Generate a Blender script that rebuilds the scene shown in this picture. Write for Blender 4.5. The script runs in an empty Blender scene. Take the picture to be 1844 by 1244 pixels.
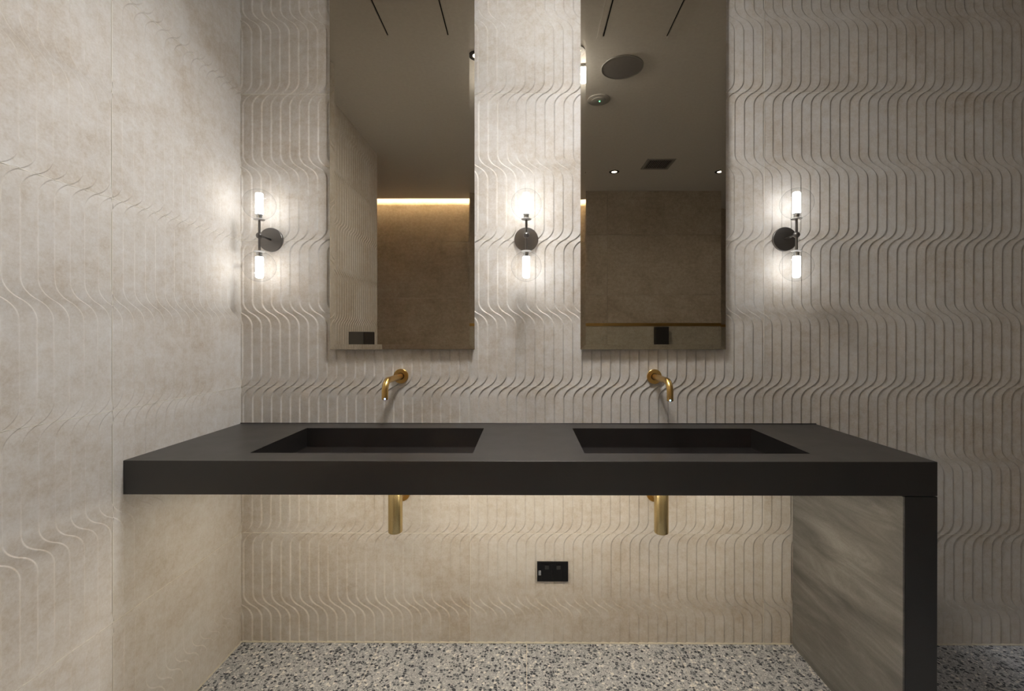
import bpy, bmesh, math, random
from mathutils import Vector, Matrix

random.seed(7)
scene = bpy.context.scene
COL = scene.collection

# ------------------------------------------------------------------ camera
cam_data = bpy.data.cameras.new('camera')
cam = bpy.data.objects.new('camera', cam_data)
COL.objects.link(cam)
cam.location = (-0.0091, -1.8752, 1.2684)
cam.rotation_euler = (math.pi / 2 - 0.0023, 0.0, 0.0061)
cam_data.sensor_width = 36.0
cam_data.lens = 824.48 / 1844 * 36
cam_data.shift_x = -(941.78 - 922) / 1844
cam_data.shift_y = (602.40 - 622) / 1844
cam_data.clip_start = 0.01
scene.camera = cam

# ------------------------------------------------------------------ world, exposure
world = bpy.data.worlds.new('world')
scene.world = world
world.use_nodes = True
world.node_tree.nodes['Background'].inputs[0].default_value = (0.05, 0.05, 0.05, 1)
world.node_tree.nodes['Background'].inputs[1].default_value = 0.2
vs = scene.view_settings
vs.view_transform = 'Standard'
vs.look = 'None'
vs.gamma = 1.0
vs.use_curve_mapping = False
vs.exposure = 0.46

# light levels of the room's lamps and of the added fill lamps
SCONCE_EMIT = 10.5
COUNTER_LED = 42.0
COVE_LED = 260.0
NEAR_FILL_W = 90.0
DOME_FILL_EMIT = 112.0
DOWNLIGHT_W = 8.0

# ------------------------------------------------------------------ material helpers
def new_mat(name):
    m = bpy.data.materials.new(name)
    m.use_nodes = True
    nt = m.node_tree
    return m, nt, nt.nodes['Principled BSDF']

def node(nt, kind, **kw):
    n = nt.nodes.new(kind)
    for k, v in kw.items():
        if k.startswith('i_'):
            n.inputs[k[2:].replace('_', ' ')].default_value = v
        else:
            setattr(n, k, v)
    return n

def ramp(nt, fac, stops, interp='LINEAR'):
    r = nt.nodes.new('ShaderNodeValToRGB')
    r.color_ramp.interpolation = interp
    el = r.color_ramp.elements
    while len(el) < len(stops):
        el.new(0.5)
    for e, (p, c) in zip(el, stops):
        e.position = p
        e.color = (c[0], c[1], c[2], 1)
    nt.links.new(fac, r.inputs[0])
    return r.outputs[0]

def mix(nt, fac, a, b, blend='MIX'):
    n = nt.nodes.new('ShaderNodeMix')
    n.data_type = 'RGBA'
    n.blend_type = blend
    for sock, v in ((n.inputs[0], fac), (n.inputs[6], a), (n.inputs[7], b)):
        if hasattr(v, 'links'):
            nt.links.new(v, sock)
        elif isinstance(v, (int, float)):
            sock.default_value = v
        else:
            sock.default_value = (v[0], v[1], v[2], 1)
    return n.outputs[2]

def position(nt, use_random=True, spread=3.0):
    """world position, nudged by a random offset for each piece so that no two slabs look the same"""
    g = nt.nodes.new('ShaderNodeNewGeometry')
    if not use_random:
        return g.outputs['Position']
    oi = nt.nodes.new('ShaderNodeObjectInfo')
    mul = node(nt, 'ShaderNodeMath', operation='MULTIPLY')
    mul.inputs[1].default_value = spread * 7.0
    nt.links.new(oi.outputs['Random'], mul.inputs[0])
    add = node(nt, 'ShaderNodeVectorMath', operation='ADD')
    nt.links.new(g.outputs['Position'], add.inputs[0])
    nt.links.new(mul.outputs[0], add.inputs[1])
    return add.outputs[0]

def noise(nt, vec, scale, detail=4, rough=0.55, dist=0.0):
    n = node(nt, 'ShaderNodeTexNoise')
    n.inputs['Scale'].default_value = scale
    n.inputs['Detail'].default_value = detail
    n.inputs['Roughness'].default_value = rough
    n.inputs['Distortion'].default_value = dist
    nt.links.new(vec, n.inputs['Vector'])
    return n.outputs['Fac']

def bump(nt, bsdf, height, strength, dist=0.002):
    b = node(nt, 'ShaderNodeBump')
    b.inputs['Strength'].default_value = strength
    b.inputs['Distance'].default_value = dist
    nt.links.new(height, b.inputs['Height'])
    nt.links.new(b.outputs[0], bsdf.inputs['Normal'])

def stone(name, dark, mid, light, rough=0.6, vein=True):
    m, nt, b = new_mat(name)
    v = position(nt)
    n1 = noise(nt, v, 3.2, 8, 0.62, 0.6)
    c = ramp(nt, n1, [(0.30, dark), (0.5, mid), (0.70, light)])
    n2 = noise(nt, v, 34, 6, 0.7)
    c = mix(nt, 0.55, c, ramp(nt, n2, [(0.33, (0.36, 0.335, 0.30)), (0.66, (0.60, 0.60, 0.60))]), 'OVERLAY')
    n5 = noise(nt, v, 160, 4, 0.75)
    c = mix(nt, 0.45, c, ramp(nt, n5, [(0.34, (0.38, 0.37, 0.36)), (0.66, (0.62, 0.62, 0.62))]), 'OVERLAY')
    if vein:
        mp = node(nt, 'ShaderNodeMapping')
        mp.inputs['Rotation'].default_value = (0, 0.7, 0.4)
        mp.inputs['Scale'].default_value = (2, 2, 11)
        nt.links.new(v, mp.inputs[0])
        n3 = noise(nt, mp.outputs[0], 2.6, 7, 0.7, 0.8)
        c = mix(nt, 0.30, c, ramp(nt, n3, [(0.38, (0.43, 0.42, 0.41)), (0.62, (0.56, 0.56, 0.56))]), 'OVERLAY')
    nt.links.new(c, b.inputs['Base Color'])
    b.inputs['Roughness'].default_value = rough
    b.inputs['Specular IOR Level'].default_value = 0.3
    n4 = noise(nt, v, 220, 4, 0.7)
    bump(nt, b, n4, 0.12, 0.001)
    return m

def plain(name, col, rough=0.5, metal=0.0, spec=0.5):
    m, nt, b = new_mat(name)
    v = position(nt)
    n = noise(nt, v, 60, 3)
    c = mix(nt, n, [x * 0.92 for x in col], [min(1, x * 1.08) for x in col])
    nt.links.new(c, b.inputs['Base Color'])
    b.inputs['Roughness'].default_value = rough
    b.inputs['Metallic'].default_value = metal
    b.inputs['Specular IOR Level'].default_value = spec
    return m

def emitter(name, col, strength):
    m, nt, b = new_mat(name)
    b.inputs['Base Color'].default_value = (0.8, 0.8, 0.8, 1)
    b.inputs['Emission Color'].default_value = (*col, 1)
    b.inputs['Emission Strength'].default_value = strength
    return m

def brushed(name, col, rough, scale_vec):
    m, nt, b = new_mat(name)
    tc = node(nt, 'ShaderNodeTexCoord')
    mp = node(nt, 'ShaderNodeMapping')
    mp.inputs['Scale'].default_value = scale_vec
    nt.links.new(tc.outputs['Object'], mp.inputs[0])
    n = noise(nt, mp.outputs[0], 40, 4, 0.6)
    c = mix(nt, n, [x * 0.85 for x in col], [min(1, x * 1.1) for x in col])
    nt.links.new(c, b.inputs['Base Color'])
    b.inputs['Metallic'].default_value = 1.0
    b.inputs['Roughness'].default_value = rough
    bump(nt, b, n, 0.06, 0.001)
    return m

MAT = {}
MAT['tile'] = stone('limestone_tile', (0.60, 0.55, 0.495), (0.675, 0.64, 0.60), (0.73, 0.71, 0.685), 0.62)
MAT['far_tile'] = stone('plain_limestone', (0.46, 0.39, 0.31), (0.54, 0.48, 0.40), (0.60, 0.55, 0.48), 0.6)
MAT['low_tile'] = stone('grey_green_limestone', (0.50, 0.47, 0.40), (0.58, 0.55, 0.47), (0.64, 0.61, 0.54), 0.5)
MAT['grout'] = plain('pale_grout', (0.86, 0.82, 0.74), 0.8, spec=0.2)
MAT['sealant'] = plain('cream_sealant', (0.72, 0.68, 0.58), 0.5)
MAT['ceiling'] = plain('ceiling_paint', (0.85, 0.84, 0.82), 0.9, spec=0.1)
MAT['ceiling_dark'] = plain('shadow_gap', (0.015, 0.015, 0.015), 0.9, spec=0.1)
MAT['grille'] = plain('speaker_grille_cloth', (0.30, 0.29, 0.29), 0.9, spec=0.1)
MAT['grey_plastic'] = plain('grey_plastic', (0.50, 0.49, 0.47), 0.6)
MAT['vent_grey'] = plain('vent_paint', (0.38, 0.37, 0.36), 0.6)
MAT['black_plastic'] = plain('black_plastic', (0.006, 0.006, 0.007), 0.30, spec=0.22)
MAT['switch_black'] = plain('glossy_black_rocker', (0.012, 0.012, 0.013), 0.12, spec=0.9)
MAT['black_matt'] = plain('black_matt_plastic', (0.022, 0.02, 0.02), 0.55)
MAT['case_grey'] = plain('dark_grey_case', (0.11, 0.105, 0.10), 0.5)
MAT['steel'] = plain('steel', (0.62, 0.63, 0.64), 0.25, 1.0)
MAT['brass'] = brushed('brushed_brass', (0.66, 0.44, 0.16), 0.30, (1, 1, 18))
MAT['brass_trap'] = brushed('pale_brushed_brass', (0.60, 0.47, 0.24), 0.27, (18, 18, 1))
MAT['collar'] = plain('bright_collar_metal', (0.86, 0.86, 0.86), 0.38, 0.6)
MAT['dark_metal'] = brushed('gunmetal', (0.20, 0.19, 0.182), 0.36, (1, 1, 14))
MAT['led_blue'] = emitter('blue_indicator', (0.15, 0.35, 1.0), 9)
MAT['led_green'] = emitter('green_indicator', (0.1, 1.0, 0.45), 5)
MAT['tube'] = emitter('frosted_lamp_tube', (1.0, 0.99, 0.965), SCONCE_EMIT)
MAT['counter_led'] = emitter('counter_led_diffuser', (1.0, 0.87, 0.68), COUNTER_LED)
MAT['cove_led'] = emitter('cove_led_diffuser', (1.0, 0.80, 0.52), COVE_LED)
MAT['dome'] = emitter('fill_dome_diffuser', (1.0, 0.985, 0.965), DOME_FILL_EMIT)
MAT['lamp_lens'] = emitter('downlight_lens', (1.0, 0.95, 0.88), 12)

def mirror_mat():
    m, nt, b = new_mat('bronze_tinted_mirror')
    v = position(nt, False)
    n = noise(nt, v, 2.0, 2)
    c = mix(nt, n, (0.46, 0.405, 0.325), (0.475, 0.42, 0.338))
    nt.links.new(c, b.inputs['Base Color'])
    b.inputs['Metallic'].default_value = 1.0
    b.inputs['Roughness'].default_value = 0.0
    return m
MAT['mirror'] = mirror_mat()

def glass_mat():
    m = bpy.data.materials.new('thin_clear_glass')
    m.use_nodes = True
    nt = m.node_tree
    nt.nodes.remove(nt.nodes['Principled BSDF'])
    out = nt.nodes['Material Output']
    lw = node(nt, 'ShaderNodeLayerWeight')
    lw.inputs['Blend'].default_value = 0.5
    tr = node(nt, 'ShaderNodeBsdfTransparent')
    tint = ramp(nt, lw.outputs['Facing'], [(0.0, (0.985, 0.985, 0.985)), (0.82, (0.95, 0.95, 0.95)), (1.0, (0.42, 0.42, 0.43))])
    nt.links.new(tint, tr.inputs[0])
    gl = node(nt, 'ShaderNodeBsdfGlossy')
    gl.inputs['Roughness'].default_value = 0.02
    fr = node(nt, 'ShaderNodeMapRange')
    fr.inputs[1].default_value = 0.55
    fr.inputs[2].default_value = 1.0
    fr.inputs[3].default_value = 0.012
    fr.inputs[4].default_value = 0.16
    nt.links.new(lw.outputs['Facing'], fr.inputs[0])
    ms = node(nt, 'ShaderNodeMixShader')
    nt.links.new(fr.outputs[0], ms.inputs[0])
    nt.links.new(tr.outputs[0], ms.inputs[1])
    nt.links.new(gl.outputs[0], ms.inputs[2])
    nt.links.new(ms.outputs[0], out.inputs[0])
    return m
MAT['glass'] = glass_mat()

def counter_mat():
    m, nt, b = new_mat('charcoal_engineered_stone')
    v = position(nt, False)
    n1 = noise(nt, v, 2.5, 6, 0.6, 0.4)
    c = ramp(nt, n1, [(0.3, (0.012, 0.0098, 0.0090)), (0.7, (0.019, 0.0162, 0.0150))])
    n2 = noise(nt, v, 300, 3, 0.7)
    c = mix(nt, 0.4, c, ramp(nt, n2, [(0.35, (0.38, 0.38, 0.38)), (0.65, (0.62, 0.62, 0.62))]), 'OVERLAY')
    nt.links.new(c, b.inputs['Base Color'])
    n3 = noise(nt, v, 9, 5, 0.6)
    mr = node(nt, 'ShaderNodeMapRange')
    mr.inputs[3].default_value = 0.30
    mr.inputs[4].default_value = 0.42
    nt.links.new(n3, mr.inputs[0])
    nt.links.new(mr.outputs[0], b.inputs['Roughness'])
    b.inputs['Specular IOR Level'].default_value = 0.85
    bump(nt, b, n2, 0.05, 0.0006)
    return m
MAT['counter'] = counter_mat()

def leg_mat():
    """the honed slab of the support: the same charcoal stone with long diagonal grey clouds and veins"""
    m, nt, b = new_mat('honed_charcoal_slab')
    v = position(nt, False)
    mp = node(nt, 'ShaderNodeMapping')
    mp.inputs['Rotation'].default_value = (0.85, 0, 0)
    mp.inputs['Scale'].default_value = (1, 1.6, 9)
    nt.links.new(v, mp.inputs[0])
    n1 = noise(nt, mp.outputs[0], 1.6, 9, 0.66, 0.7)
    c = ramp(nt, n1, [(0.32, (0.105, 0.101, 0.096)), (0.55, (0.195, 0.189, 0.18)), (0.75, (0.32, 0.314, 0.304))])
    n2 = noise(nt, v, 260, 3, 0.7)
    c = mix(nt, 0.4, c, ramp(nt, n2, [(0.35, (0.40, 0.40, 0.40)), (0.65, (0.60, 0.60, 0.60))]), 'OVERLAY')
    nt.links.new(c, b.inputs['Base Color'])
    b.inputs['Roughness'].default_value = 0.45
    bump(nt, b, n2, 0.06, 0.0006)
    return m
MAT['leg'] = leg_mat()

def terrazzo_mat():
    m, nt, b = new_mat('grey_terrazzo')
    v = position(nt)
    base = ramp(nt, noise(nt, v, 9, 5), [(0.3, (0.43, 0.45, 0.485)), (0.7, (0.55, 0.57, 0.605))])
    def chips(scale, stops, thresh):
        nonlocal base
        f = node(nt, 'ShaderNodeTexVoronoi', feature='F1')
        f.inputs['Scale'].default_value = scale
        e = node(nt, 'ShaderNodeTexVoronoi', feature='DISTANCE_TO_EDGE')
        e.inputs['Scale'].default_value = scale
        nt.links.new(v, f.inputs['Vector'])
        nt.links.new(v, e.inputs['Vector'])
        sep = node(nt, 'ShaderNodeSeparateColor')
        nt.links.new(f.outputs['Color'], sep.inputs[0])
        col = ramp(nt, sep.outputs[0], stops, 'CONSTANT')
        has = node(nt, 'ShaderNodeMath', operation='GREATER_THAN')
        nt.links.new(sep.outputs[1], has.inputs[0])
        has.inputs[1].default_value = thresh
        edge = node(nt, 'ShaderNodeMapRange')
        edge.inputs[1].default_value = 0.06
        edge.inputs[2].default_value = 0.10
        nt.links.new(e.outputs['Distance'], edge.inputs[0])
        mul = node(nt, 'ShaderNodeMath', operation='MULTIPLY')
        nt.links.new(has.outputs[0], mul.inputs[0])
        nt.links.new(edge.outputs[0], mul.inputs[1])
        base = mix(nt, mul.outputs[0], base, col)
    chips(210, [(0.0, (0.20, 0.22, 0.26)), (0.30, (0.66, 0.68, 0.71)), (0.55, (0.36, 0.38, 0.42)), (0.8, (0.76, 0.77, 0.78))], 0.35)
    chips(95, [(0.0, (0.035, 0.045, 0.065)), (0.36, (0.12, 0.135, 0.16)), (0.60, (0.48, 0.50, 0.53)), (0.82, (0.84, 0.83, 0.81))], 0.50)
    nt.links.new(base, b.inputs['Base Color'])
    b.inputs['Roughness'].default_value = 0.42
    return m
MAT['terrazzo'] = terrazzo_mat()

# ------------------------------------------------------------------ mesh helpers
def obj(name, bm, mat, parent=None, smooth=False, loc=None):
    me = bpy.data.meshes.new(name)
    bmesh.ops.recalc_face_normals(bm, faces=bm.faces)
    bm.to_mesh(me)
    bm.free()
    me.materials.append(MAT[mat] if isinstance(mat, str) else mat)
    if smooth:
        for p in me.polygons:
            p.use_smooth = True
    o = bpy.data.objects.new(name, me)
    COL.objects.link(o)
    if loc is not None:
        o.location = loc
    if parent is not None:
        o.parent = parent
    return o

def smooth_by_angle(o, deg=35):
    me = o.data
    for p in me.polygons:
        p.use_smooth = True
    bm = bmesh.new()
    bm.from_mesh(me)
    for e in bm.edges:
        if len(e.link_faces) == 2 and e.calc_face_angle(0) > math.radians(deg):
            e.smooth = False
    bm.to_mesh(me)
    bm.free()
    return o

def empty(name, loc):
    o = bpy.data.objects.new(name, None)
    o.empty_display_size = 0.05
    COL.objects.link(o)
    o.location = loc
    return o

def tag(o, label=None, cat=None, group=None, kind=None):
    if label: o['label'] = label
    if cat: o['category'] = cat
    if group: o['group'] = group
    if kind: o['kind'] = kind
    return o

def box(bm, x0, x1, y0, y1, z0, z1):
    v = [bm.verts.new((x, y, z)) for x in (x0, x1) for y in (y0, y1) for z in (z0, z1)]
    for f in ((0, 1, 3, 2), (4, 6, 7, 5), (0, 4, 5, 1), (2, 3, 7, 6), (0, 2, 6, 4), (1, 5, 7, 3)):
        bm.faces.new([v[i] for i in f])
    return v

def boxmesh(x0, x1, y0, y1, z0, z1, bevel=0.0, seg=2):
    bm = bmesh.new()
    box(bm, x0, x1, y0, y1, z0, z1)
    if bevel:
        bmesh.ops.bevel(bm, geom=list(bm.edges), offset=bevel, segments=seg, affect='EDGES', profile=0.6)
    return bm

def lathe(profile, seg=32, axis='Z'):
    """profile: list of (radius, height); revolved about the axis"""
    bm = bmesh.new()
    rings = []
    for r, h in profile:
        ring = []
        if r < 1e-6:
            ring = [bm.verts.new((0, 0, h))]
        else:
            for i in range(seg):
                a = 2 * math.pi * i / seg
                ring.append(bm.verts.new((r * math.cos(a), r * math.sin(a), h)))
        rings.append(ring)
    for a, b in zip(rings, rings[1:]):
        if len(a) == 1 and len(b) == 1:
            continue
        for i in range(seg):
            j = (i + 1) % seg
            if len(a) == 1:
                bm.faces.new((a[0], b[i], b[j]))
            elif len(b) == 1:
                bm.faces.new((a[i], a[j], b[0]))
            else:
                bm.faces.new((a[i], a[j], b[j], b[i]))
    if axis == 'Y':      # height runs towards the room, that is along -Y
        bmesh.ops.transform(bm, matrix=Matrix.Rotation(math.pi / 2, 4, 'X'), verts=bm.verts)
    return bm

def tube(path, r, seg=20, caps=True):
    bm = bmesh.new()
    pts = [Vector(p) for p in path]
    rings = []
    side = None
    for i, p in enumerate(pts):
        if i == 0: t = pts[1] - p
        elif i == len(pts) - 1: t = p - pts[i - 1]
        else: t = (pts[i + 1] - p).normalized() + (p - pts[i - 1]).normalized()
        t.normalize()
        if side is None:
            side = t.cross(Vector((0, 0, 1)))
            if side.length < 1e-4: side = Vector((1, 0, 0))
        side = (side - t * side.dot(t)).normalized()
        up = t.cross(side)
        rings.append([bm.verts.new(p + r * (math.cos(a) * side + math.sin(a) * up))
                      for a in (2 * math.pi * k / seg for k in range(seg))])
    for a, b in zip(rings, rings[1:]):
        for k in range(seg):
            bm.faces.new((a[k], a[(k + 1) % seg], b[(k + 1) % seg], b[k]))
    if caps:
        bm.faces.new(rings[0])
        bm.faces.new(rings[-1])
    return bm

# ------------------------------------------------------------------ the relief tile of the walls
PITCH = 1.2 / 31
STEP_H, STEP_W = 0.0032, 0.0074
OFF_R = -0.0065
SHIFT = 0.0747
JOINT = 0.0020
TILE_W, TILE_H = 1.2, 0.6
BEND = 0.051                                   # half height of a bend

def bend_curve(t):
    """-1..1 along the bend, returns -1..1 across it: two arcs meeting at a slant"""
    th = math.radians(56)
    a = math.asin(min(1, (1 - abs(t)) * math.sin(th)))
    x = (1 - math.cos(a)) / (1 - math.cos(th))
    return math.copysign(1 - x, t) if t else 0.0

def line_shift(v):
    """sideways shift of the ridges at height v above the lower edge of a tile"""
    L, R = OFF_R - SHIFT, OFF_R
    mid, half = (L + R) / 2, SHIFT / 2
    if v < BEND:
        return mid + half * bend_curve(v / BEND)
    if v > TILE_H - BEND:
        return mid - half * bend_curve((TILE_H - v) / BEND)
    c = TILE_H / 2
    if abs(v - c) < BEND:
        return mid - half * bend_curve((v - c) / BEND)
    return R if v < c else L

ROWS = []
n_arc = 11
for k in range(n_arc + 1):
    ROWS.append(BEND * (1 - math.cos(math.pi / 2 * k / n_arc)))
for k in range(-n_arc, n_arc + 1):
    ROWS.append(TILE_H / 2 + BEND * math.sin(math.pi / 2 * k / n_arc) if False else TILE_H / 2 + BEND * (math.copysign(1 - math.cos(math.pi / 2 * abs(k) / n_arc), k) if k else 0))
for k in range(n_arc, -1, -1):
    ROWS.append(TILE_H - BEND * (1 - math.cos(math.pi / 2 * k / n_arc)))
ROWS = sorted(set(round(r, 6) for r in ROWS))
PROFILE = [(0.0, 0.0), (PITCH - STEP_W, STEP_H), (PITCH - STEP_W * 0.72, STEP_H * 0.93), (PITCH - STEP_W * 0.25, STEP_H * 0.16)]

def relief_tile(u0, u1, v0, v1):
    """part u0..u1, v0..v1 of one tile as a mesh in (u, -relief, v); cut at the edges and closed at the sides"""
    bm = bmesh.new()
    k0, k1 = -2, 35
    cols = [(k * PITCH + u, h) for k in range(k0, k1) for u, h in PROFILE]
    grid = []
    for v in ROWS:
        s = line_shift(v)
        grid.append([bm.verts.new((u + s + STEP_W * 0.5, -h, v)) for u, h in cols])
    for a, b in zip(grid, grid[1:]):
        for i in range(len(cols) - 1):
            bm.faces.new((a[i], a[i + 1], b[i + 1], b[i]))
    j = JOINT / 2
    for co, no in (((u0 + j, 0, 0), (-1, 0, 0)), ((u1 - j, 0, 0), (1, 0, 0)), ((0, 0, v0 + j), (0, 0, -1)), ((0, 0, v1 - j), (0, 0, 1))):
        bmesh.ops.bisect_plane(bm, geom=list(bm.verts) + list(bm.edges) + list(bm.faces), plane_co=co, plane_no=no, clear_outer=True)
    edges = [e for e in bm.edges if e.is_boundary]
    ret = bmesh.ops.extrude_edge_only(bm, edges=edges)
    for e in ret['geom']:
        if isinstance(e, bmesh.types.BMVert):
            e.co.y = 0.006
    me = bpy.data.meshes.new('relief_tile')
    bmesh.ops.recalc_face_normals(bm, faces=bm.faces)
    bm.to_mesh(me)
    bm.free()
    me.materials.append(MAT['tile'])
    return me

TILE_CACHE = {}
def relief_wall(parent, a0, a1, z1, first_edge, first_row, to_world):
    """cover the run a0..a1 (metres along the wall) from the floor to z1 with tiles"""
    i0 = math.floor((a0 - first_edge) / TILE_W)
    i1 = math.ceil((a1 - first_edge) / TILE_W)
    r0 = math.floor((0 - first_row) / TILE_H)
    r1 = math.ceil((z1 - first_row) / TILE_H)
    for r in range(r0, r1):
        for i in range(i0, i1):
            e, zz = first_edge + i * TILE_W, first_row + r * TILE_H
            u0, u1 = max(0, a0 - e), min(TILE_W, a1 - e)
            v0, v1 = max(0, 0 - zz), min(TILE_H, z1 - zz)
            if u1 - u0 < 0.004 or v1 - v0 < 0.004:
                continue
            key = tuple(round(q, 4) for q in (u0, u1, v0, v1))
            if key not in TILE_CACHE:
                TILE_CACHE[key] = relief_tile(*key)
            o = bpy.data.objects.new('tile', TILE_CACHE[key])
            COL.objects.link(o)
            o.matrix_world = to_world(e, zz)
            o.parent = parent
    g = JOINT / 2 - 0.0002
    bars = [(first_edge + i * TILE_W - g, first_edge + i * TILE_W + g, 0, z1) for i in range(i0 + 1, i1)]
    bars += [(a0, a1, first_row + r * TILE_H - g, first_row + r * TILE_H + g) for r in range(r0 + 1, r1)]
    for u0, u1, v0, v1 in bars:
        o = obj('grout_line', boxmesh(u0, u1, -0.0019, 0.004, v0, v1), 'grout', parent)
        o.matrix_world = to_world(0, 0)

def flat_tiles(parent, mat, a0, a1, z0, z1, place, tw=1.2, th=0.6, ea=0.0, ez=0.45, t=0.008):
    """plain tiles on a far wall; place(u0, u1, v0, v1) gives the box limits"""
    i = math.floor((a0 - ea) / tw)
    while ea + i * tw < a1 - 0.004:
        u0, u1 = max(a0, ea + i * tw) + 0.001, min(a1, ea + (i + 1) * tw) - 0.001
        r = math.floor((z0 - ez) / th)
        while ez + r * th < z1 - 0.004:
            v0, v1 = max(z0, ez + r * th) + 0.001, min(z1, ez + (r + 1) * th) - 0.001
            if u1 - u0 > 0.01 and v1 - v0 > 0.01:
                obj('tile', boxmesh(*place(u0, u1, v0, v1)), mat, parent)
            r += 1
        i += 1

# ------------------------------------------------------------------ the room
XL, XR = -1.18, 4.4
CEIL = 2.682
Y_LEFT_END = -1.765
Y_FAR = -3.07          # lit far wall, in front of which the ceiling stops short
Y_NEAR = -2.72         # far wall on the right
X_STEP = 0.10
X_CORR = -3.0
COVE_EDGE = -2.97

wall = obj('wall_back', boxmesh(XL - 0.10, XR + 0.10, 0.0008, 0.12, -0.10, CEIL + 0.02), 'grout')
tag(wall, kind='structure')
relief_wall(wall, XL, XR, CEIL, -0.237, 0.45, lambda e, z: Matrix.Translation((e, 0, z)))

wall = obj('wall_left', boxmesh(XL - 0.14, XL - 0.0008, Y_LEFT_END, 0.0005, -0.10, CEIL + 0.02), 'grout')
tag(wall, kind='structure')
relief_wall(wall, Y_LEFT_END, 0.0, CEIL, -0.587, 0.45,
            lambda e, z: Matrix.Translation((XL, e, z)) @ Matrix.Rotation(math.pi / 2, 4, 'Z'))

wall = obj('wall_left_return', boxmesh(X_CORR, XL - 0.1405, Y_LEFT_END + 0.01, Y_LEFT_END + 0.11, -0.10, CEIL + 0.02), 'grout')
tag(wall, kind='structure')
flat_tiles(wall, 'far_tile', X_CORR, XL - 0.0005, 0, CEIL,
           lambda u0, u1, v0, v1: (u0, u1, Y_LEFT_END - 0.0085, Y_LEFT_END - 0.0005, v0, v1), ea=XL)
wall = obj('wall_corridor_end', boxmesh(X_CORR - 0.10, X_CORR - 0.0005, Y_FAR - 0.1, Y_LEFT_END + 0.11, -0.10, 2.88), 'far_tile')
tag(wall, kind='structure')

wall = obj('wall_far', boxmesh(X_CORR, X_STEP, Y_FAR - 0.10, Y_FAR - 0.0065, -0.10, 2.84), 'grout')
tag(wall, kind='structure')
flat_tiles(wall, 'far_tile', X_CORR, X_STEP, 0, 2.84,
           lambda u0, u1, v0, v1: (u0, u1, Y_FAR - 0.008, Y_FAR, v0, v1), ea=-0.5)

LEDGE_Z = 1.3415
wall = obj('wall_front', boxmesh(X_STEP + 0.0005, XR, Y_NEAR - 0.43, Y_NEAR - 0.0065, -0.10, 2.84), 'grout')
tag(wall, kind='structure')
flat_tiles(wall, 'far_tile', X_STEP, XR, LEDGE_Z + 0.031, CEIL,
           lambda u0, u1, v0, v1: (u0, u1, Y_NEAR - 0.008, Y_NEAR, v0, v1), ea=0.80)
flat_tiles(wall, 'low_tile', X_STEP, XR, 0, LEDGE_Z,
           lambda u0, u1, v0, v1: (u0, u1, Y_NEAR - 0.008, Y_NEAR, v0, v1), ea=0.80)
tag(obj('trim_1', boxmesh(X_STEP, XR, Y_NEAR - 0.006, Y_NEAR + 0.006, LEDGE_Z + 0.001, LEDGE_Z + 0.030, 0.001), 'brass'), kind='structure')

wall = obj('wall_right', boxmesh(XR + 0.0005, XR + 0.10, Y_NEAR - 0.43, 0.0035, -0.10, 2.84), 'far_tile')
tag(wall, kind='structure')

# ceiling with the light slot along the far wall on the left
bm = bmesh.new()
box(bm, X_CORR, X_STEP, COVE_EDGE, 0.0, CEIL + 0.0005, CEIL + 0.02)
box(bm, X_STEP, XR, Y_NEAR, 0.0, CEIL + 0.0005, CEIL + 0.02)
tag(obj('ceiling', bm, 'ceiling'), kind='structure')
tag(obj('ceiling_cove', boxmesh(X_CORR, X_STEP, Y_FAR, -2.55, 2.82, 2.84), 'ceiling'), kind='structure')
tag(obj('ceiling_cove_back', boxmesh(X_CORR, X_STEP, -2.60, -2.55, CEIL + 0.0205, 2.8195), 'ceiling'), kind='structure')

# floor of square terrazzo slabs
floor = obj('floor', boxmesh(X_CORR, XR, Y_NEAR - 0.43, 0.0, -0.10, -0.0015), 'grout')
tag(floor, kind='structure')
slab = None
FX, FY = -0.0055, -0.30
for i in range(-5, 9):
    for j in range(-5, 2):
        x0, x1 = FX + i * 0.602, FX + (i + 1) * 0.602
        y1 = FY - j * -0.602
        y0 = y1 - 0.602
        x0c, x1c, y0c, y1c = max(x0, X_CORR), min(x1, XR), max(y0, -3.12), min(y1, 0.0)
        if x0c < XL and y1c > Y_LEFT_END:
            if x1c <= XL: 
                y1c = min(y1c, Y_LEFT_END)
            else:
                x0c = XL
        if x1c - x0c < 0.02 or y1c - y0c < 0.02:
            continue
        o = obj('floor_tile', boxmesh(x0c + 0.001, x1c - 0.001, y0c + 0.001, y1c - 0.001, -0.01, 0.0), 'terrazzo', floor)

# pale sealant where the walls meet the floor and in the corner
def bead(name, p0, p1, r=0.0045):
    o = obj(name, tube([p0, p1], r, 8), 'sealant')
    tag(o, kind='structure')
    return o
bead('trim_2', (XL, -0.001, 0.001), (1.0735, -0.001, 0.001))
bead('trim_3', (XL + 0.001, Y_LEFT_END, 0.001), (XL + 0.001, 0, 0.001))
bead('trim_4', (1.1745, -0.001, 0.001), (XR, -0.001, 0.001))
bead('trim_5', (XL + 0.0005, -0.0005, 0.001), (XL + 0.0005, -0.0005, CEIL), 0.0022)

# ------------------------------------------------------------------ the vanity counter
TOP, BOT, DEPTH, CX0, CX1 = 0.900, 0.8015, 0.555, XL + 0.001, 1.173
BAS = ((-0.863, -0.172), (0.172, 0.865))
BY0, BY1 = -0.467, -0.095
YB = -0.004
counter = empty('vanity_counter', (0, 0, 0))
tag(counter, 'long charcoal stone vanity counter with two sunken rectangular basins and one slab leg', 'counter')

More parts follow.
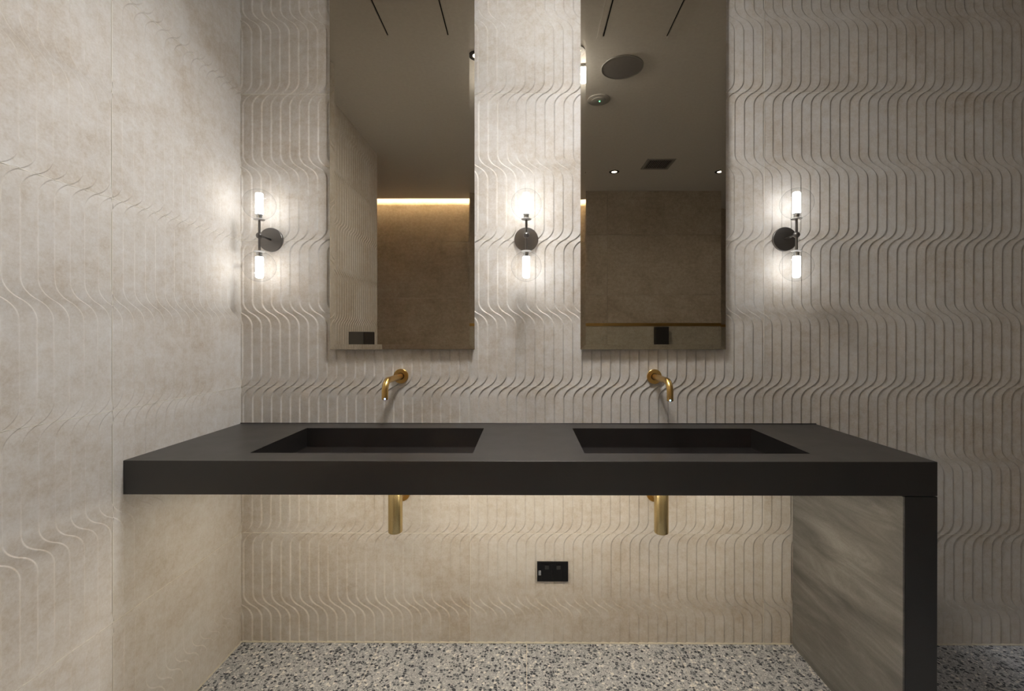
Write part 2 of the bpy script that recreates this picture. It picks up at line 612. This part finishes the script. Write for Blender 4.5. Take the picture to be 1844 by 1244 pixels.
bm = bmesh.new()
xs = [CX0, BAS[0][0], BAS[0][1], BAS[1][0], BAS[1][1], CX1]
ys = [-DEPTH, BY0, BY1, YB]
def layer(z):
    return [[bm.verts.new((x, y, z)) for x in xs] for y in ys]
tv, bv = layer(TOP), layer(BOT)
for j in range(3):
    for i in range(5):
        if not (j == 1 and i in (1, 3)):
            bm.faces.new((tv[j][i], tv[j][i + 1], tv[j + 1][i + 1], tv[j + 1][i]))
        bm.faces.new((bv[j][i], bv[j + 1][i], bv[j + 1][i + 1], bv[j][i + 1]))
for i in range(5):
    for j in (0, 3):
        bm.faces.new((tv[j][i], bv[j][i], bv[j][i + 1], tv[j][i + 1]))
for j in range(3):
    for i in (0, 5):
        bm.faces.new((tv[j][i], tv[j + 1][i], bv[j + 1][i], bv[j][i]))
top = obj('countertop', bm, 'counter', counter)
bv_mod = top.modifiers.new('edge', 'BEVEL')
bv_mod.width = 0.0014
bv_mod.segments = 2
bv_mod.limit_method = 'ANGLE'
FLOOR_F, FLOOR_B = 0.833, 0.826
for x0, x1 in BAS:
    bm = bmesh.new()
    e = 0.0004
    x0, x1, y0, y1 = x0 + e, x1 - e, BY0 + e, BY1 - e
    a = [bm.verts.new(c) for c in ((x0, y0, TOP - .001), (x1, y0, TOP - .001), (x1, y1, TOP - .001), (x0, y1, TOP - .001))]
    b = [bm.verts.new(c) for c in ((x0, y0, FLOOR_F), (x1, y0, FLOOR_F), (x1, y1, FLOOR_B), (x0, y1, FLOOR_B))]
    for i in range(4):
        bm.faces.new((a[i], a[(i + 1) % 4], b[(i + 1) % 4], b[i]))
    fl = bm.faces.new(b)
    bmesh.ops.bevel(bm, geom=list(fl.edges), offset=0.002, segments=2, affect='EDGES')
    for f in bm.faces: pass
    bmesh.ops.reverse_faces(bm, faces=bm.faces)
    basin = obj('basin', bm, 'counter', counter)
obj('support_panel', boxmesh(1.0808, CX1, -DEPTH, -0.012, 0.0, BOT - 0.002, 0.0015), 'counter', counter)
leg = obj('inner_slab', boxmesh(1.0748, 1.0806, -DEPTH + 0.001, -0.012, 0.0, BOT - 0.002, 0.0010), 'leg', counter)
leg['label'] = 'clouded grey stone slab on the inside of the leg'

# thin dark sealant behind the counter
tag(obj('trim_6', tube([(CX0, -0.0045, TOP), (CX1, -0.0045, TOP)], 0.003, 8), 'counter'), kind='structure')

# light strip under the counter
strip = empty('led_strip', (0, -0.33, BOT))
tag(strip, 'slim warm light strip hidden under the vanity counter', 'light strip')
obj('channel', boxmesh(-0.96, 0.92, -0.010, 0.010, -0.0105, -0.0005), 'steel', strip)
obj('diffuser', boxmesh(-0.958, 0.918, -0.008, 0.008, -0.0135, -0.0107), 'counter_led', strip)

# ------------------------------------------------------------------ mirrors
def make_mirror(x0, x1, label):
    zb, zt = 1.204, 2.672
    r = empty('mirror', ((x0 + x1) / 2, 0, zb))
    tag(r, label, 'mirror', 'tall tinted mirrors over the basins')
    w, h = (x1 - x0) / 2, zt - zb
    obj('backing_panel', boxmesh(-w + 0.004, w - 0.004, -0.016, -0.0035, 0.004, h - 0.004), 'black_matt', r)
    bm = bmesh.new()
    bw, bd = 0.0205, 0.0034
    y0, y1, y2 = -0.0162, -0.0186, -0.022
    def loop(ins, y):
        return [bm.verts.new(c) for c in ((-w + ins, y, ins), (w - ins, y, ins), (w - ins, y, h - ins), (-w + ins, y, h - ins))]
    a, b, c = loop(0, y0), loop(0, y1), loop(bw, y2)
    bm.faces.new(a)
    for p, q in ((a, b), (b, c)):
        for i in range(4):
            bm.faces.new((p[i], p[(i + 1) % 4], q[(i + 1) % 4], q[i]))
    bm.faces.new(c)
    obj('bevelled_glass', bm, 'mirror', r)
    return r
make_mirror(-0.8053, -0.2169, 'tall bronze tinted mirror with slanted rim near the corner, glowing ceiling slot in it')
make_mirror(0.2128, 0.7994, 'tall bronze tinted mirror with slanted rim, round speaker and brass line in it')

# ------------------------------------------------------------------ wall sconces
SC_Z = 1.6515
def make_sconce():
    r = empty('wall_sconce', (0, 0, 0))
    smooth_by_angle(obj('wall_plate', lathe([(0, 0.002), (0.0475, 0.002), (0.0485, 0.003), (0.0485, 0.0125), (0.0475, 0.0135), (0, 0.0135)], 48, 'Y'), 'dark_metal', r))
    obj('arm', tube([(0, -0.0134, 0), (0, -0.085, 0)], 0.0042, 16), 'dark_metal', r, True)
    bm = bmesh.new()
    bmesh.ops.create_uvsphere(bm, u_segments=24, v_segments=14, radius=0.0125)
    obj('ball_joint', bm, 'dark_metal', r, True, (0, -0.090, 0))
    for s in (1, -1):
        st = obj('stem', tube([(0, -0.090, s * 0.0118), (0, -0.090, s * 0.060)], 0.0047, 16), 'dark_metal', r)
        smooth_by_angle(st)
        prof = [(0.0, 0), (0.0175, 0), (0.020, 0.0015), (0.020, 0.0035), (0.012, 0.0065), (0.0, 0.0065)]
        cl = lathe(prof, 32)
        gl_c = s * 0.1213
        def flip(bm_, z):
            bmesh.ops.transform(bm_, matrix=Matrix.Translation((0, -0.090, z)) @ Matrix.Diagonal((1, 1, s, 1)), verts=bm_.verts)
            return bm_
        smooth_by_angle(obj('collar', flip(cl, s * 0.0602), 'collar', r))
        hold = lathe([(0.0, 0), (0.0105, 0), (0.0105, 0.012), (0.0125, 0.013), (0.0125, 0.016), (0.0, 0.016)], 24)
        smooth_by_angle(obj('lamp_holder', flip(hold, s * 0.0668), 'steel', r))
        tb = [(0.0, 0.0), (0.0125, 0.0), (0.0142, 0.002), (0.0142, 0.076), (0.0125, 0.081), (0.008, 0.083), (0.0, 0.083)]
        obj('frosted_tube', flip(lathe(tb, 28), s * 0.0832), 'tube', r, True)
        R = 0.0592
        th0 = math.asin(0.016 / R)
        prof = []
        for k in range(33):
            a = math.pi - th0 - (math.pi - th0) * k / 32
            prof.append((R * math.sin(a) if k < 32 else 0.0, R * math.cos(a)))
        g = obj('glass_globe', flip(lathe(prof, 48), gl_c), 'glass', r, True)
    return r

def copy_tree(o, parent=None):
    c = o.copy()
    COL.objects.link(c)
    c.parent = parent
    for ch in list(o.children):
        copy_tree(ch, c)
    return c

sc = make_sconce()
labels = ('double glass globe wall lamp beside the room corner',
          'double glass globe wall lamp between the two mirrors',
          'double glass globe wall lamp on the open tiled wall past the mirrors')
for i, (x, lab) in enumerate(zip((-1.051, -0.007, 1.042), labels)):
    o = sc if i == 0 else copy_tree(sc)
    o.location = (x, 0, SC_Z)
    tag(o, lab, 'wall lamp', 'globe wall lamps over the vanity')

# ------------------------------------------------------------------ taps
def make_tap(x, tx, z, drop, label):
    r = empty('wall_tap', (x, 0, z))
    tag(r, label, 'tap', 'brass wall taps')
    smooth_by_angle(obj('rosette', lathe([(0.0, 0.0015), (0.029, 0.0015), (0.030, 0.0025), (0.030, 0.009), (0.029, 0.010), (0.0, 0.010)], 40, 'Y'), 'brass', r))
    smooth_by_angle(obj('gasket', lathe([(0.0, 0.0102), (0.0138, 0.0102), (0.0138, 0.0112), (0.0, 0.0112)], 32, 'Y'), 'black_plastic', r))
    reach, rad = 0.208, 0.040
    dx = tx - x
    pts = [(0, -0.011, 0), (0, -0.05, 0), (0, -0.10, 0)]
    for k in range(13):
        a = math.pi / 2 * k / 12
        pts.append((0, -(reach - rad) - rad * math.sin(a), -rad + rad * math.cos(a)))
    pts.append((0, -reach, -drop))
    pts = [(px + dx * (-py / reach), py, pz) for px, py, pz in pts]
    sp = obj('spout', tube(pts, 0.0118, 24), 'brass', r)
    smooth_by_angle(sp)
    smooth_by_angle(obj('outlet', lathe([(0.0, -0.0012), (0.0102, -0.0012), (0.0102, 0.0), (0.0, 0.0)], 24), 'black_plastic', sp, False, (dx, -reach, -drop)))
    bm = bmesh.new()
    bmesh.ops.create_uvsphere(bm, u_segments=12, v_segments=8, radius=0.0026)
    obj('indicator_light', bm, 'led_blue', sp, True, (dx - math.copysign(0.003, -x) * -1 * 1.0, -reach - 0.0113, -drop + 0.0028))
    return r
make_tap(-0.5195, -0.523, 1.0944, 0.066, 'brushed brass wall spout over the basin next to the corner')
make_tap(0.5146, 0.5155, 1.0931, 0.069, 'brushed brass wall spout over the basin near the slab leg')

# ------------------------------------------------------------------ bottle traps
def make_trap(x, label):
    r = empty('bottle_trap', (x, -0.10, 0.497))
    tag(r, label, 'drain trap', 'brass traps under the basins')
    smooth_by_angle(obj('bottle', lathe([(0, 0), (0.0245, 0), (0.0272, 0.003), (0.0272, 0.170), (0.0262, 0.1715), (0.0262, 0.1735), (0.0272, 0.175), (0.0272, 0.205), (0.025, 0.210), (0.0, 0.210)], 36), 'brass_trap', r))
    smooth_by_angle(obj('inlet_pipe', tube([(0, 0, 0.2101), (0, 0, BOT - 0.497 - 0.001)], 0.016, 20), 'brass_trap', r))
    smooth_by_angle(obj('outlet_pipe', tube([(0, 0.0268, 0.119), (0, 0.0895, 0.119)], 0.014, 20), 'brass', r))
    smooth_by_angle(obj('wall_flange', lathe([(0.0, 0.0015), (0.032, 0.0015), (0.033, 0.003), (0.033, 0.0085), (0.031, 0.010), (0.0, 0.010)], 36, 'Y'), 'brass', r, False, (0, 0.10, 0.119)))
    return r
make_trap(-0.516, 'brass bottle trap below the basin next to the corner')
make_trap(0.516, 'brass bottle trap below the basin near the slab leg')

# ------------------------------------------------------------------ power outlet
po = empty('power_outlet', (0.1004, 0, 0.2972))
tag(po, 'black double power point on the tiled wall under the counter', 'power outlet')
obj('face_plate', boxmesh(-0.0634, 0.0634, -0.0105, -0.0025, -0.0395, 0.0395, 0.0012), 'black_plastic', po)
for cx in (-0.0235, 0.0235):
    md = obj('socket', boxmesh(cx - 0.0212, cx + 0.0212, -0.0125, -0.0104, -0.0335, 0.0335, 0.0012), 'black_plastic', po)
    sw = bmesh.new()
    v = box(sw, cx - 0.0085, cx + 0.0085, -0.0165, -0.0126, 0.011, 0.0295)
    for q in v:
        if q.co.z < 0.02 and q.co.y < -0.016: q.co.y = -0.0140
    bmesh.ops.bevel(sw, geom=list(sw.edges), offset=0.001, segments=2, affect='EDGES')
    obj('switch', sw, 'switch_black', md)
    for dx, dz, ang in ((-0.0065, -0.010, 0.5), (0.0065, -0.010, -0.5), (0, -0.022, 0)):
        pb = boxmesh(-0.0009, 0.0009, -0.0004, 0.0003, -0.0042, 0.0042)
        p = obj('pin_slot', pb, 'ceiling_dark', md, False, (cx + dx, -0.0126, dz))
        p.rotation_euler = (0, ang, 0)
us = obj('usb_port', boxmesh(-0.0575, -0.0475, -0.0118, -0.0104, -0.0135, 0.006, 0.0008), 'steel', po)
obj('port_slot', boxmesh(-0.0535, -0.0515, -0.0122, -0.01175, -0.0105, -0.0045), 'black_plastic', us)
obj('port_slot', boxmesh(-0.0535, -0.0515, -0.0122, -0.01175, -0.0020, 0.0035), 'black_plastic', us)

# ------------------------------------------------------------------ things on the ceiling
def hatch(x0, x1, y0, y1, label):
    r = empty('access_panel', ((x0 + x1) / 2, (y0 + y1) / 2, CEIL))
    tag(r, label, 'ceiling panel', 'access panels in the ceiling')
    w, d = (x1 - x0) / 2, (y1 - y0) / 2
    obj('panel', boxmesh(-w, w, -d, d, -0.003, -0.0004), 'ceiling', r)
    for s in (-1, 1):
        obj('gap', boxmesh(s * w - 0.0022, s * w + 0.0022, -d, d, -0.0036, -0.0003), 'ceiling_dark', r)
    for s in (-1, 1):
        obj('frame_rail', boxmesh(s * (w + 0.018) - 0.012, s * (w + 0.018) + 0.012, -d - 0.02, d, -0.0025, -0.0003), 'ceiling', r)
    return r
hatch(-0.661, -0.377, -0.333, -0.04, 'flush square ceiling hatch above the basin next to the corner')
hatch(0.360, 0.660, -0.347, -0.04, 'flush square ceiling hatch above the basin near the slab leg')

sp = empty('ceiling_speaker', (0.503, -0.606, CEIL))
tag(sp, 'round dark grey speaker grille set in the ceiling', 'speaker')
obj('grille', lathe([(0, -0.004), (0.104, -0.004), (0.106, -0.0005), (0, -0.0005)], 48), 'grille', sp)
obj('rim', lathe([(0.1062, -0.0005), (0.1062, -0.005), (0.1095, -0.005), (0.1105, -0.0005)], 48), 'vent_grey', sp)

sd = empty('smoke_detector', (0.432, -0.942, CEIL))
tag(sd, 'small round smoke detector with a green light on the ceiling', 'smoke detector')
smooth_by_angle(obj('base', lathe([(0, -0.005), (0.066, -0.005), (0.068, -0.004), (0.068, -0.0005), (0, -0.0005)], 40), 'grey_plastic', sd))
smooth_by_angle(obj('cap', lathe([(0, -0.009), (0.034, -0.009), (0.040, -0.0075), (0.042, -0.0052), (0, -0.0052)], 40), 'grey_plastic', sd))
bm = bmesh.new()
bmesh.ops.create_uvsphere(bm, u_segments=10, v_segments=6, radius=0.004)
obj('indicator_light', bm, 'led_green', sd, True, (0.005, 0, -0.0105))

vn = empty('ceiling_vent', (1.092, -1.994, CEIL))
tag(vn, 'square grey air vent with fine slats in the ceiling', 'vent')
bm = bmesh.new()
H = 0.115
for (a, b, c, d) in ((-H, H, -H, -H + 0.022), (-H, H, H - 0.022, H), (-H, -H + 0.022, -H + 0.022, H - 0.022), (H - 0.022, H, -H + 0.022, H - 0.022)):
    box(bm, a, b, c, d, -0.006, -0.0005)
obj('frame', bm, 'vent_grey', vn)
obj('duct_backing', boxmesh(-0.0925, 0.0925, -0.0925, 0.0925, -0.0015, -0.0005), 'ceiling_dark', vn)
sl = None
for k in range(12):
    x = -0.084 + k * 0.01527
    if sl is None:
        sl = obj('slat', boxmesh(-0.0038, 0.0038, -0.0925, 0.0925, -0.0055, -0.0017), 'grille', vn, False, (x, 0, 0))
    else:
        c = sl.copy(); COL.objects.link(c); c.parent = vn; c.location = (x, 0, 0)

def downlight(x, y, power, label, cone=118, aim=(0, 0, -1)):
    r = empty('downlight', (x, y, CEIL))
    tag(r, label, 'ceiling light', 'recessed downlights')
    smooth_by_angle(obj('trim_ring', lathe([(0.024, -0.0005), (0.024, -0.003), (0.043, -0.003), (0.044, -0.0005)], 32), 'black_matt', r))
    obj('lens', lathe([(0, -0.0015), (0.0238, -0.0015), (0.0238, -0.0006), (0, -0.0006)], 24), 'lamp_lens', r)
    ld = bpy.data.lights.new('downlight_lamp', 'SPOT')
    ld.energy = power
    ld.color = (1.0, 0.985, 0.965)
    ld.spot_size = math.radians(cone)
    ld.spot_blend = 1.0
    ld.shadow_soft_size = 0.10
    lo = bpy.data.objects.new('lamp', ld)
    COL.objects.link(lo)
    lo.parent = r
    lo.location = (0, 0, -0.008)
    lo.rotation_euler = Vector(aim).to_track_quat('-Z', 'Y').to_euler()
    return r
downlight(0.764, -2.178, DOWNLIGHT_W, 'black ringed downlight in the ceiling close to the air vent')
downlight(1.687, -2.180, DOWNLIGHT_W, 'black ringed downlight in the ceiling towards the side wall')
downlight(0.10, -0.44, NEAR_FILL_W, 'added swivel fill downlight by the mirrors turned towards the corner wall', 125, (-0.42, -0.26, -0.87))  # unseen lamp, added to brighten the corner side
downlight(-0.10, -0.48, NEAR_FILL_W * 0.62, 'added swivel fill downlight by the mirrors turned towards the open wall', 125, (0.52, -0.14, -0.84))  # second unseen lamp, added as fill for the open wall
dm = empty('added_fill_dome', (0.10, -0.62, CEIL))  # dome out of view, added as fill for the upper walls
tag(dm, 'small opal dome added as fill light on the ceiling in front of the vanity', 'ceiling light')
smooth_by_angle(obj('base', lathe([(0, -0.0005), (0.056, -0.0005), (0.056, -0.012), (0, -0.012)], 40), 'grey_plastic', dm))
obj('fill_dome', lathe([(0.052, -0.0122)] + [(0.052 * math.cos(math.pi / 2 * k / 10) if k < 10 else 0.0, -0.016 - 0.05 * math.sin(math.pi / 2 * k / 10)) for k in range(11)], 40), 'dome', dm, True)
downlight(-0.16, -2.178, DOWNLIGHT_W * 0.5, 'unseen downlight added as fill in the ceiling near the end of the light slot')  # carries the downlight row on out of view, added for extra fill

cv = empty('cove_light', (0, -2.915, CEIL + 0.02))
tag(cv, 'warm light strip in the ceiling slot along the far wall', 'light strip')
obj('channel', boxmesh(X_CORR + 0.02, X_STEP - 0.02, 0.0, 0.02, 0.0005, 0.0300), 'steel', cv)
obj('diffuser', boxmesh(X_CORR + 0.02, X_STEP - 0.02, -0.004, -0.0005, 0.002, 0.0295), 'cove_led', cv)

# ------------------------------------------------------------------ dispensers seen in the mirrors
pd = empty('paper_dispenser', (XL, -1.284, 1.0))
tag(pd, 'black box dispenser on the ridged wall, reflected in the mirror next to the corner', 'dispenser')
obj('case', boxmesh(0.004, 0.100, -0.106, 0.106, 0.0, 0.281, 0.003), 'case_grey', pd)
obj('front_cover', boxmesh(0.1003, 0.106, -0.104, 0.104, 0.03, 0.279, 0.002), 'black_matt', pd)
obj('paper_slot', boxmesh(0.1003, 0.1035, -0.08, 0.08, 0.008, 0.022), 'ceiling_dark', pd)
sd2 = empty('soap_dispenser', (1.323, Y_NEAR, 1.05))
tag(sd2, 'black box dispenser below the brass line on the far wall', 'dispenser')
obj('case', boxmesh(-0.062, 0.062, 0.0005, 0.085, 0.0, 0.284, 0.003), 'black_matt', sd2)
obj('front_cover', boxmesh(-0.060, 0.060, 0.0852, 0.090, 0.03, 0.282, 0.002), 'black_matt', sd2)
